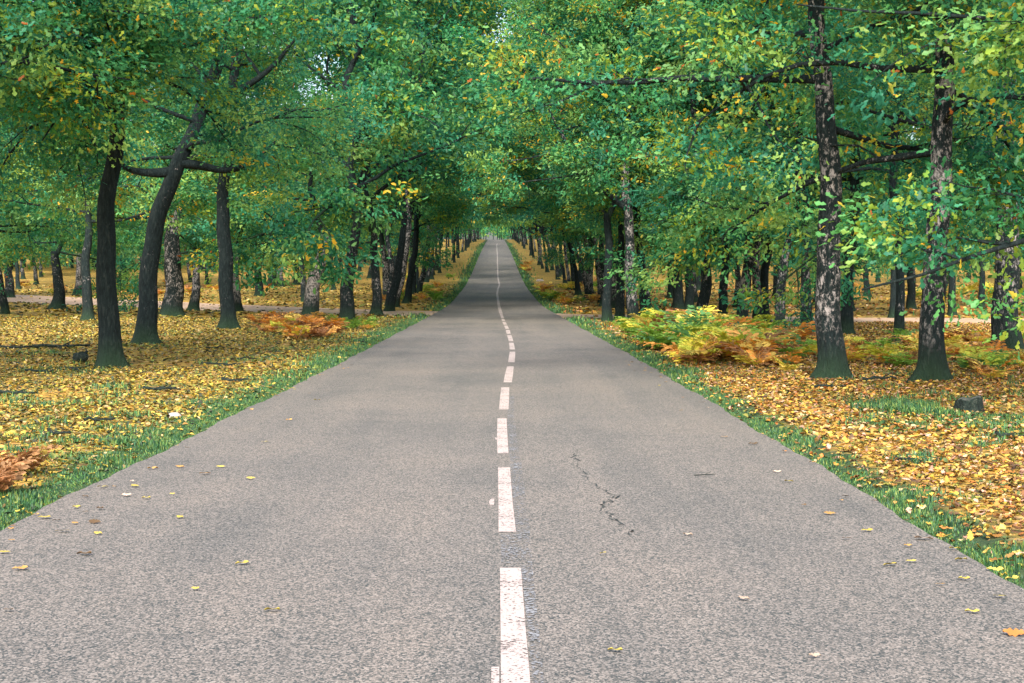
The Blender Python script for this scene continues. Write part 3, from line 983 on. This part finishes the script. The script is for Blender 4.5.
mid_tree("slim dark oak between the two big white-patched oaks at right", (898, 341), 10, [(899, 310), (900, 280)], -.04)
mid_tree("distant dark oak beyond the track between the big right oaks", (893, 317), 7, [(893, 290)], -.10)
mid_tree("dark oak close behind the broadest white-patched oak, beyond the track", (911, 309), 8, [(911, 285)], -.10)
mid_tree("dark oak beyond the track just right of the broadest white-patched oak", (952, 316), 8, [(953, 285)], -.08)
mid_tree("small distant oak beyond the track near the right margin", (980, 309), 7, [(982, 285)], -.08)
mid_tree("faint distant slim oak in the yellow-green growth behind the tall dark oak, right", (867, 297), 6, [(867, 275)], -.05)
mid_tree("thin distant oak glimpsed left of the big lichened oak, beyond the track", (817, 305), 7, [(817, 280)], -.08)
mid_tree("pale-footed oak beyond the dirt track at the right road edge", (589, 299), 8, [(588, 275)], .08, road=True, scl=1.5, start=3.8)

print("named trees", NTREE[0])
occupied = [tuple(o.location[:2]) for o in COL.objects if o.name.startswith("oak_tree")]

# ---- the wood behind: shared trunks and crowns
TRUNKS = []
for k in range(8):
    rng = np.random.default_rng(300 + k)
    p = extend(np.array([(0, 0, 0), (rng.normal() * .12, rng.normal() * .1, 1.3)]), 4.4, rng)
    p = smooth3(p)
    r0 = .19 + .03 * (k % 3)
    TRUNKS.append((trunk_mesh(p, r0 * (1 - .4 * np.clip(p[:, 2] / 3.4, 0, 1)), r0 * .55, rng, seg=9).mesh("oak_trunk", M_BARK), tuple(p[-1] - np.array([0, 0, 1.25]))))
TALL = []
for k in range(3):                                                # long clear trunks under the high arching crowns
    rng = np.random.default_rng(340 + k)
    p = smooth3(extend(np.array([(0, 0, 0), (rng.normal() * .12, rng.normal() * .1, 1.3)]), 8.4, rng))
    TALL.append((trunk_mesh(p, .24 * (1 - .5 * np.clip(p[:, 2] / 8.4, 0, 1)), .14, rng, seg=10).mesh("oak_trunk", M_BARK), tuple(p[-1] - np.array([0, 0, 1.6]))))
random.seed(21)


def try_place(x, y, mind):
    if abs(x - float(road_cx(y))) < HW + 2.4 or float(track_dist(x, y)) < 5.5:
        return False
    for a, b in occupied:
        if (a - x) ** 2 + (b - y) ** 2 < mind * mind:
            return False
    occupied.append((x, y)); return True


def bg_tree(x, y, label, group, scl=1.0, zs=1.0, row=False, lift=0):
    tm_, tp_ = random.choice(TRUNKS)
    lib = (ROW if row else MID) if y < (150 if row else 100) else (ROWFAR if row else FAR)
    if lift: tm_, tp_ = random.choice(TALL)
    tp_ = (tp_[0], tp_[1], tp_[2] + (0 if lift else (.3 + .9 * max(0, scl - 1.45) / .3 + (.5 if y < 200 else .2)) if row else -.5))
    rot = random.uniform(0, 6.28)
    cr_ = random.choice(lib); lean = 0
    if row:
        lean = (-.075 if x > float(road_cx(y)) else .075) * random.uniform(.6, 1.2) * (1.7 if lift else 1)
        rot = choose_turn(cr_[1], (x, y, float(ground_h(x, y))), tp_, scl, zs, lean)
    e = put_tree(label, x, y, tm_, tp_, cr_, rot, scl, random.uniform(-.12, .09), group, zscl=zs)
    e.rotation_euler = (0, lean, 0)
    return e


# rows lining the road into the distance (their crowns meet above it)
for side, word in ((-1, 'left'), (1, 'right')):
    y = 92.0 if side < 0 else 74.0
    while y < 690:
        x = float(road_cx(y)) + side * random.uniform(6.2, 8.2)
        if try_place(x, y, 3.6):
            bg_tree(x, y, f"leafy oak in the row lining the {word} side of the road into the distance", f"oaks lining the {word} side of the road into the distance", random.uniform(1.05, 1.2) if y < 150 else random.uniform(1.2, 1.4), random.uniform(1.0, 1.15), True)
        y += random.uniform(7, 10.5) * (1 if y < 200 else 1.5)
for x, y, sc in ((-6.0, 81, 1.7), (6.4, 84, 1.7), (-6.2, 100, 1.75), (6.6, 108, 1.75), (6.5, 93, 1.7), (-6.4, 91, 1.7), (-6.6, 123, 1.8), (6.6, 131, 1.8)):
    occupied.append((x, y))
    bg_tree(x + float(road_cx(y)) + .28, y, "tall oak whose crown arches right over the road to meet the opposite side", "oaks arching over the road", sc * .92, .95, True, 4)
nrow = NTREE[0]
tries = 0
while NTREE[0] < 285 and tries < 6000:
    tries += 1
    y = 52 + 190 * random.random() ** .85
    side = random.choice((-1, 1))
    x = side * random.uniform(9.5, .36 * y + 8)
    # keep the glade of litter on the left open
    if x < 0 and y < 70 and x > -20:
        continue
    if try_place(x, y, 6.2):
        word = 'left' if side < 0 else 'right'
        bg_tree(x, y, f"dark-trunked oak deep in the wood {word} of the road, behind the roadside trees", f"oaks deep in the wood {word} of the road", random.uniform(.95, 1.2), random.uniform(1, 1.2))
print("trees", NTREE[0], nrow, tries)

# ---- far-off wood as one mass
dm = MB(); wm = MB(); rng = np.random.default_rng(55)
cnt = 0
C, A, Nn, S, Cc = [], [], [], [], []
for k in range(980):
    y = 190 + 480 * rng.uniform() ** 1.1 if k < 900 else rng.uniform(715, 900)
    sx = rng.choice((-1, 1)); x = float(road_cx(y)) + sx * rng.uniform(11, .42 * y + 25)
    if k >= 900: x = float(road_cx(y)) + rng.uniform(-45, 45)
    if float(track_dist(x, y)) < 4: continue
    z = float(ground_h(x, y)); hgt = rng.uniform(13, 18)
    wm.tube(np.array([(x, y, z - .2), (x + rng.normal() * .2, y, z + 3), (x + rng.normal() * .5, y, z + hgt * .7)]), np.array([.24, .18, .05]), 5)
    n = int(520 * (1 if y < 350 else .55))
    u = unit(rng, n) * (rng.uniform(.25, 1, (n, 1)) ** .5)
    lob = 1 + .3 * np.sin(3 * np.arctan2(u[:, 1], u[:, 0]) + rng.uniform(0, 6)) * np.sin(4 * u[:, 2] + rng.uniform(0, 6))
    c = np.array([x, y, z + hgt * .58]) + u * lob[:, None] * np.array([5.2, 5.2, hgt * .42])
    C.append(c); nm = u + unit(rng, n) * .6; nm[:, 2] += .6; Nn.append(nm); A.append(unit(rng, n))
    S.append(rng.uniform(.5, .95, n) * (1 if y < 350 else 1.5))
    g = GREENS[rng.integers(0, 7, n)] * rng.uniform(.8, 1.3, (n, 1)) * rng.uniform(.85, 1.25)
    q = rng.uniform(size=n) < .08; g[q] = LIME[rng.integers(0, 3, q.sum())]
    Cc.append(g)
leaves(dm, np.concatenate(C), np.concatenate(A), np.concatenate(Nn), np.concatenate(S), np.concatenate(Cc))
dw = tag(obj("distant_wood", dm.mesh("distant_wood", M_LEAF)), kind='stuff')
tw = tag(obj("distant_trunks", wm.mesh("distant_trunks", M_BARK), dw), kind='stuff'); tw['lichen'] = -.1

# ------------------------------------------------------------------ bracken ferns
FC = {'green': np.array([(.16, .30, .05), (.24, .38, .06), (.09, .22, .08)]), 'yellow': np.array([(.54, .48, .07), (.62, .48, .12), (.40, .44, .06)]),
      'orange': np.array([(.62, .30, .07), (.66, .38, .11), (.56, .24, .05)]), 'rust': np.array([(.30, .15, .065), (.36, .21, .10), (.24, .115, .05)])}


MIXED = {'green': ['green', 'green', 'green', 'yellow'], 'yellow': ['yellow', 'yellow', 'green', 'orange'], 'orange': ['orange', 'orange', 'yellow', 'rust'], 'rust': ['rust', 'rust', 'orange', 'rust']}


def fern_mesh(kind, seed):
    rng = np.random.default_rng(seed); mb = MB()
    nf = rng.integers(7, 11)
    for f in range(nf):
        az = f * 2.4 + rng.normal() * .4; L = rng.uniform(.7, 1.2); el = rng.uniform(.7, 1.35)
        t = np.linspace(0, 1, 13)
        hx = L * (t * math.cos(el) + .25 * t ** 2); hz = L * (t * math.sin(el) - .33 * t ** 3)
        u = np.array([math.cos(az), math.sin(az), 0]); sd = np.array([-u[1], u[0], 0])
        P = hx[:, None] * u + hz[:, None] * np.array([0, 0, 1.0]) + np.cumsum(rng.normal(size=(13, 3)) * .012, 0)
        col = FC[MIXED[kind][rng.integers(0, 4)]][rng.integers(0, 3)] * rng.uniform(.8, 1.15)
        c1, a1, n1, s1, k1 = [], [], [], [], []
        tg = np.gradient(P, axis=0); tg /= np.linalg.norm(tg, axis=1)[:, None]
        for i in range(3, 13):
            w = .40 * L * (1 - (i - 3) / 10.5) ** .85 + .04
            for s in (-1, 1):
                ax = sd * s + tg[i] * .5 + np.array([0, 0, -.15]) + rng.normal(size=3) * .16
                ax /= np.linalg.norm(ax)
                nn = np.cross(tg[i], sd); nn = nn if nn[2] > 0 else -nn
                # two overlapping leaflets on each pinna, so that its edge is toothed
                for q in (.32, .78):
                    c1.append(P[i] + ax * w * q * .85); a1.append(ax + tg[i] * (.45 if q < .5 else .1)); n1.append(nn + rng.normal(size=3) * .35)
                    s1.append(w * (.62 - .18 * q)); k1.append(col * rng.uniform(.65, 1.3))
        leaves(mb, np.array(c1), np.array(a1), np.array(n1), np.array(s1), np.array(k1), wid=.72, curl=rng.uniform(-1, 2, len(c1)))
        st = MB(); st.tube(P, np.linspace(.008, .003, 13), 3)
        mb.add(st.v[0], st.q[0], cq=np.repeat((col * .7)[None], len(st.q[0]), 0))
    return mb.mesh("bracken_fern", M_FERN)


FERN = {k: [fern_mesh(k, 400 + 10 * i + j) for j in range(4)] for i, k in enumerate(FC)}
random.seed(5)


def ferns(n, x0, x1, y0, y1, size, mix, where, group):
    done = 0
    for _ in range(n * 6):
        if done >= n: break
        px, py = random.uniform(x0, x1), random.uniform(y0, y1)
        x, y = on_ground(px, py)
        if abs(x - float(road_cx(y))) < HW + .75 or float(track_dist(x, y)) < 4.2: continue
        if any(abs(px - bx) < 40 and py > by - 16 for bx, by in ((833, 381), (930, 386))): continue
        k = random.choices(list(mix), list(mix.values()))[0]
        o = obj("bracken_fern", random.choice(FERN[k]))
        o.location = (x, y, float(ground_h(x, y)) - .02); o.rotation_euler = (random.uniform(-.1, .1), random.uniform(-.1, .1), random.uniform(0, 6.28))
        s = size * random.uniform(.7, 1.25); o.scale = (s * 1.15, s * 1.15, s)
        look = {'green': 'fresh green', 'yellow': 'yellowing', 'orange': 'orange autumn', 'rust': 'withered rust-brown'}[k]
        tag(o, f"{look} bracken fern {where}", 'fern', f"{look} ferns {group}")
        done += 1


ferns(46, 636, 705, 330, 358, .95, {'green': 9, 'yellow': 3, 'orange': 1}, "at the right verge between road and clustered slim oaks", "at the right verge")
ferns(46, 690, 790, 336, 370, .85, {'green': 5, 'yellow': 5, 'orange': 4, 'rust': .6}, "in the thicket left of the big lichened oak", "left of the big lichened oak")
ferns(64, 785, 1035, 338, 384, .5, {'green': 3, 'yellow': 5, 'orange': 4, 'rust': .6}, "among the big white-patched oaks at right", "among the big right oaks")
ferns(14, 250, 300, 322, 336, .55, {'green': .6, 'orange': 2, 'rust': 3}, "by the curving-limbed oak left of the road", "by the curving-limbed oak")
ferns(20, 292, 340, 326, 342, .65, {'green': .4, 'orange': 2, 'rust': 3}, "below the two right-leaning oaks left of the road", "below the leaning oaks")
ferns(7, 330, 372, 322, 330, .45, {'green': 3, 'yellow': 2}, "at the left verge before the dirt track", "at the left verge")
ferns(26, 385, 452, 276, 303, .95, {'green': 4, 'yellow': 4, 'orange': 3}, "beyond the dirt track left of the road", "beyond the track at left")
ferns(30, 515, 600, 264, 305, .95, {'green': 2, 'yellow': 4, 'orange': 5}, "beyond the dirt track right of the road", "beyond the track at right")
ferns(22, 780, 1000, 290, 305, 1.1, {'green': 4, 'yellow': 5, 'orange': 1}, "deep in the wood beyond the track at right", "deep in the right wood")
ferns(22, 20, 300, 284, 296, .9, {'yellow': 4, 'orange': 5}, "deep in the wood beyond the track at left", "deep in the left wood")
for (px, py, s, k, lab) in ((4, 480, .45, 'rust', "big rust-brown bracken clump at the left margin by the near verge"), (24, 476, .35, 'orange', "smaller orange bracken beside the big clump at the left margin"),
                            (-14, 500, .45, 'rust', "brown bracken at the extreme left margin in front of the rusty clump")):
    x, y = on_ground(px, py)
    o = obj("bracken_fern", FERN[k][1]); o.location = (x, y, float(ground_h(x, y)) - .02); o.scale = (s, s, s); o.rotation_euler = (0, 0, px)
    tag(o, lab, 'fern')

# ------------------------------------------------------------------ loose leaves on the road, stones, twigs, stump
ROADLEAF = [(20, 569, .11, 'o'), (84, 555, .12, 'b'), (4, 553, .1, 'y'), (62, 532, .12, 'y'), (44, 518, .12, 'y'), (95, 523, .12, 'b'), (103, 487, .11, 'y'), (135, 486, .11, 'y'), (153, 469, .12, 'o'), (180, 467, .1, 'o'),
            (126, 496, .12, 'p'), (146, 499, .09, 'y'), (205, 474, .13, 'o'), (221, 467, .11, 'y'), (251, 479, .1, 'y'), (172, 495, .06, 'y'), (180, 518, .08, 'y'), (242, 565, .10, 'y'), (195, 590, .07, 'y'), (272, 611, .10, 'y'),
            (98, 534, .08, 'y'), (75, 524, .07, 'o'), (265, 442, .1, 'y'), (317, 400, .12, 'y'), (289, 420, .1, 'o'), (789, 482, .09, 'y'), (777, 472, .09, 'p'), (830, 514, .11, 'o'), (867, 531, .1, 'y'), (890, 565, .11, 'y'),
            (911, 562, .08, 'y'), (924, 540, .15, 'p'), (961, 561, .09, 'y'), (955, 549, .09, 'y'), (964, 580, .08, 'y'), (940, 586, .07, 'o'), (972, 613, .09, 'y'), (1015, 634, .14, 'r'), (995, 570, .12, 'y'), (1012, 580, .1, 'y'),
            (744, 599, .08, 'p'), (815, 659, .07, 'p'), (688, 536, .08, 'p'), (753, 444, .12, 'b'), (615, 653, .085, 'y'), (603, 554, .06, 'y'), (1000, 598, .09, 'y'), (847, 540, .08, 'b'), (702, 402, .12, 'p'), (724, 437, .1, 'o'), (8, 612, .07, 'b')]
LC = {'y': (.62, .50, .10), 'o': (.58, .33, .10), 'b': (.16, .10, .05), 'p': (.66, .50, .38), 'r': (.48, .20, .05)}
LW = {'y': 'yellow', 'o': 'ochre', 'b': 'brown', 'p': 'pale', 'r': 'russet'}
rng = np.random.default_rng(77)
EDGE = []
for q in range(70):
    y_ = rng.uniform(8.5, 30); sd_ = 1 if q % 2 else -1
    x_ = float(road_cx(y_)) + sd_ * (HW - .03 - abs(rng.normal()) * .22)
    EDGE.append((x_, y_, rng.uniform(.045, .085), 'yobopbor'[rng.integers(0, 8)]))
for px, py, s, k in ROADLEAF + EDGE:
    edge = py < 60
    x, y = (px, py) if edge else on_ground(px, py)
    mb = MB()
    az = rng.uniform(-.6, .6) + (math.pi if rng.uniform() < .5 else 0)
    leaves(mb, np.array([[0, 0, .012]]), np.array([[math.cos(az), math.sin(az), .05]]), np.array([[rng.normal() * .15, rng.normal() * .2 - .1, 1.0]]), np.array([s * .76]), np.array([LC[k]]) * rng.uniform(.45, .72), lobed=True, curl=np.array([rng.uniform(.2, 1.5)]))
    o = obj("fallen_leaf", mb.mesh("fallen_leaf", M_LITTER)); o.location = (x, y, float(prof(y)) + .004)
    side = 'left' if px < 505 else 'right'
    lab = {(272, 611): "yellow oak leaf lying alone well out on the left lane", (615, 653): "yellow oak leaf lying alone near the centre line, right lane",
           (1015, 634): "large russet oak leaf on the asphalt at the right margin", (924, 540): "broad pale leaf on the asphalt close to the right verge"}.get((px, py))
    if edge:
        side = 'left' if px < 0 else 'right'
        tag(o, f"small {LW[k]} oak leaf lying along the {side} edge of the asphalt", 'leaf', f"small {LW[k]} leaves along the {side} road edge")
        continue
    tag(o, lab or f"{LW[k]} oak leaf fallen on the {side} lane's asphalt", 'leaf', None if lab else f"{LW[k]} leaves on the {side} lane")


def stone(px, py, s, label, flat=.6):
    import bmesh
    x, y = on_ground(px, py)
    bm = bmesh.new(); bmesh.ops.create_icosphere(bm, subdivisions=3, radius=1)
    r = np.random.default_rng(int(px * 3 + py))
    ph = r.uniform(0, 6.28, 6)
    for v in bm.verts:
        c = v.co
        k = 1 + .16 * math.sin(2.3 * c.x + ph[0]) + .13 * math.sin(3.1 * c.y + ph[1]) + .10 * math.sin(4.7 * c.z + ph[2] + 2 * c.x) + .05 * math.sin(9 * c.x + 7 * c.y + ph[3])
        v.co = c * k
        v.co.z *= flat; v.co.y *= .8
        v.co *= s
    me = bpy.data.meshes.new("stone"); bm.to_mesh(me); bm.free(); me.materials.append(M_STONE)
    o = obj("stone", me); o.location = (x, y, float(ground_h(x, y)) + s * flat * .35); tag(o, label, 'stone')


stone(173, 420, .085, "pale pinkish stone in the grass at the left verge", .75)
stone(377, 341.5, .13, "flat white stone at the left road edge before the dirt track", .25)
stone(540, 281.5, .35, "whitish stone beside the far road on its right verge", .5)

# stump
x, y = on_ground(969, 416)
mb = MB(); rng = np.random.default_rng(3)
hz = np.array([-.05, 0, .05, .1, .145, .16]); rr = np.array([.185, .18, .165, .155, .150, .138])
th = np.linspace(0, 6.283, 20, endpoint=False)
lob = 1 + .08 * np.sin(3 * th + 1) + .06 * np.sin(5 * th) + .03 * np.sin(9 * th)
ring = np.stack([np.stack([r * lob * np.cos(th), r * lob * np.sin(th), z + .012 * np.sin(4 * th) * (z > .14) + .02 * np.cos(th) * (z > .1)], 1) for z, r in zip(hz, rr)])
i = np.arange(5)[:, None] * 20; j = np.arange(20)[None]; j2 = (j + 1) % 20
mb.add(ring.reshape(-1, 3), np.stack([i + j, i + j2, i + 20 + j2, i + 20 + j], -1).reshape(-1, 4))
e = obj("tree_stump", mb.mesh("tree_stump", M_STUMP)); e.location = (x, y, float(ground_h(x, y)))
tag(e, "low dark tree stump on the litter at the right, before the broadest oak", 'tree stump')
mb = MB(); top = ring[-1] * np.array([.97, .97, 1]) - np.array([0, 0, .004])
mb.add(np.concatenate([top, top.mean(0)[None] - np.array([[0, 0, .006]])]), None, [(a, (a + 1) % 20, 20) for a in range(20)])
obj("cut_top", mb.mesh("cut_top", M_CUT), e)

STICKS = [(8, 352, .9, "fallen stick"), (22, 352.5, .7, ""), (62, 352, 1.3, ""), (82, 365, .35, "lump"), (75, 373, .6, ""), (160, 393, .5, ""), (215, 367, .5, ""), (232, 368, .35, ""), (247, 362, .4, ""), (168, 394, .4, ""), (14, 398, .6, ""),
          (235, 385, .5, ""), (830, 392, .5, ""), (880, 385, .6, ""), (905, 468, .18, ""), (1010, 445, .3, ""), (300, 333, .6, ""), (216, 351, .5, ""), (40, 374, .6, ""), (705, 476, .2, "road"), (100, 425, .35, ""), (60, 440, .3, "")]
for px, py, L, k in STICKS:
    x, y = on_ground(px, py); rng = np.random.default_rng(int(px * 7 + py))
    az = rng.normal() * .3
    p = polyline((0, 0, 0), (math.cos(az), math.sin(az), .02), L, 6, rng, .15, 0); p[:, 2] = .02 + np.abs(rng.normal(size=7)) * .02
    r0 = .012 + .02 * L
    if k == 'lump': r0 = .12
    if k == 'road': r0 = .005; p[:, 2] = .01
    p -= p.mean(0) * np.array([1, 1, 0])
    p[:, 2] += r0 * .5
    mb = MB(); mb.tube(p, r0 * np.linspace(1, .5, 7), 7, cap=True, lump=.12, rng=rng)
    q = polyline(p[3], (math.cos(az + .8), math.sin(az + .8), .25), L * .4, 3, rng, .15); mb.tube(q, np.linspace(r0 * .5, r0 * .2, 4), 5, cap=True)
    o = obj("fallen_branch", mb.mesh("fallen_branch", M_STUMP)); o.location = (x, y, float(ground_h(x, y)) + .012 if k != 'road' else float(prof(y)) + .006)
    side = "left" if px < 500 else "right"
    if k == 'lump': tag(o, "short dark log beside the foot of the thickest left oak", 'log')
    elif k == 'road': tag(o, "thin dark twig lying on the right lane's asphalt", 'twig')
    else: tag(o, f"dark fallen branch among the leaf litter {side} of the road", 'branch', f"fallen branches in the litter, {side} side")

# ------------------------------------------------------------------ light
world = bpy.data.worlds.new("World"); scene.world = world; world.use_nodes = True
nt = world.node_tree; nt.nodes.clear()
sky = nt.nodes.new('ShaderNodeTexSky'); sky.sky_type = 'NISHITA'; sky.sun_disc = False
SUN_EL, SUN_AZ = math.radians(38), math.radians(184)          # azimuth clockwise from +Y: behind the camera, a little left
sky.sun_elevation = SUN_EL; sky.sun_rotation = SUN_AZ
sky.air_density = 1.0; sky.dust_density = 5.0; sky.ozone_density = 1.0
bgn = nt.nodes.new('ShaderNodeBackground'); bgn.inputs['Strength'].default_value = .10
wo = nt.nodes.new('ShaderNodeOutputWorld')
nt.links.new(sky.outputs[0], bgn.inputs[0]); nt.links.new(bgn.outputs[0], wo.inputs[0])
sd = bpy.data.lights.new("sun", 'SUN'); sd.energy = 1.5; sd.angle = math.radians(14); sd.color = (1, .93, .84)
so = bpy.data.objects.new("sun", sd); COL.objects.link(so)
dirv = Vector((math.sin(SUN_AZ) * math.cos(SUN_EL), math.cos(SUN_AZ) * math.cos(SUN_EL), math.sin(SUN_EL)))
so.rotation_euler = dirv.to_track_quat('Z', 'Y').to_euler()
so.location = (0, -20, 60)

scene.view_settings.view_transform = 'Standard'
scene.view_settings.look = 'None'
scene.view_settings.gamma = 1
scene.view_settings.exposure = 2.15
cy = scene.cycles
cy.max_bounces = 5; cy.diffuse_bounces = 3; cy.glossy_bounces = 2; cy.transmission_bounces = 3; cy.transparent_max_bounces = 6
cy.use_denoising = True
cy.use_light_tree = False
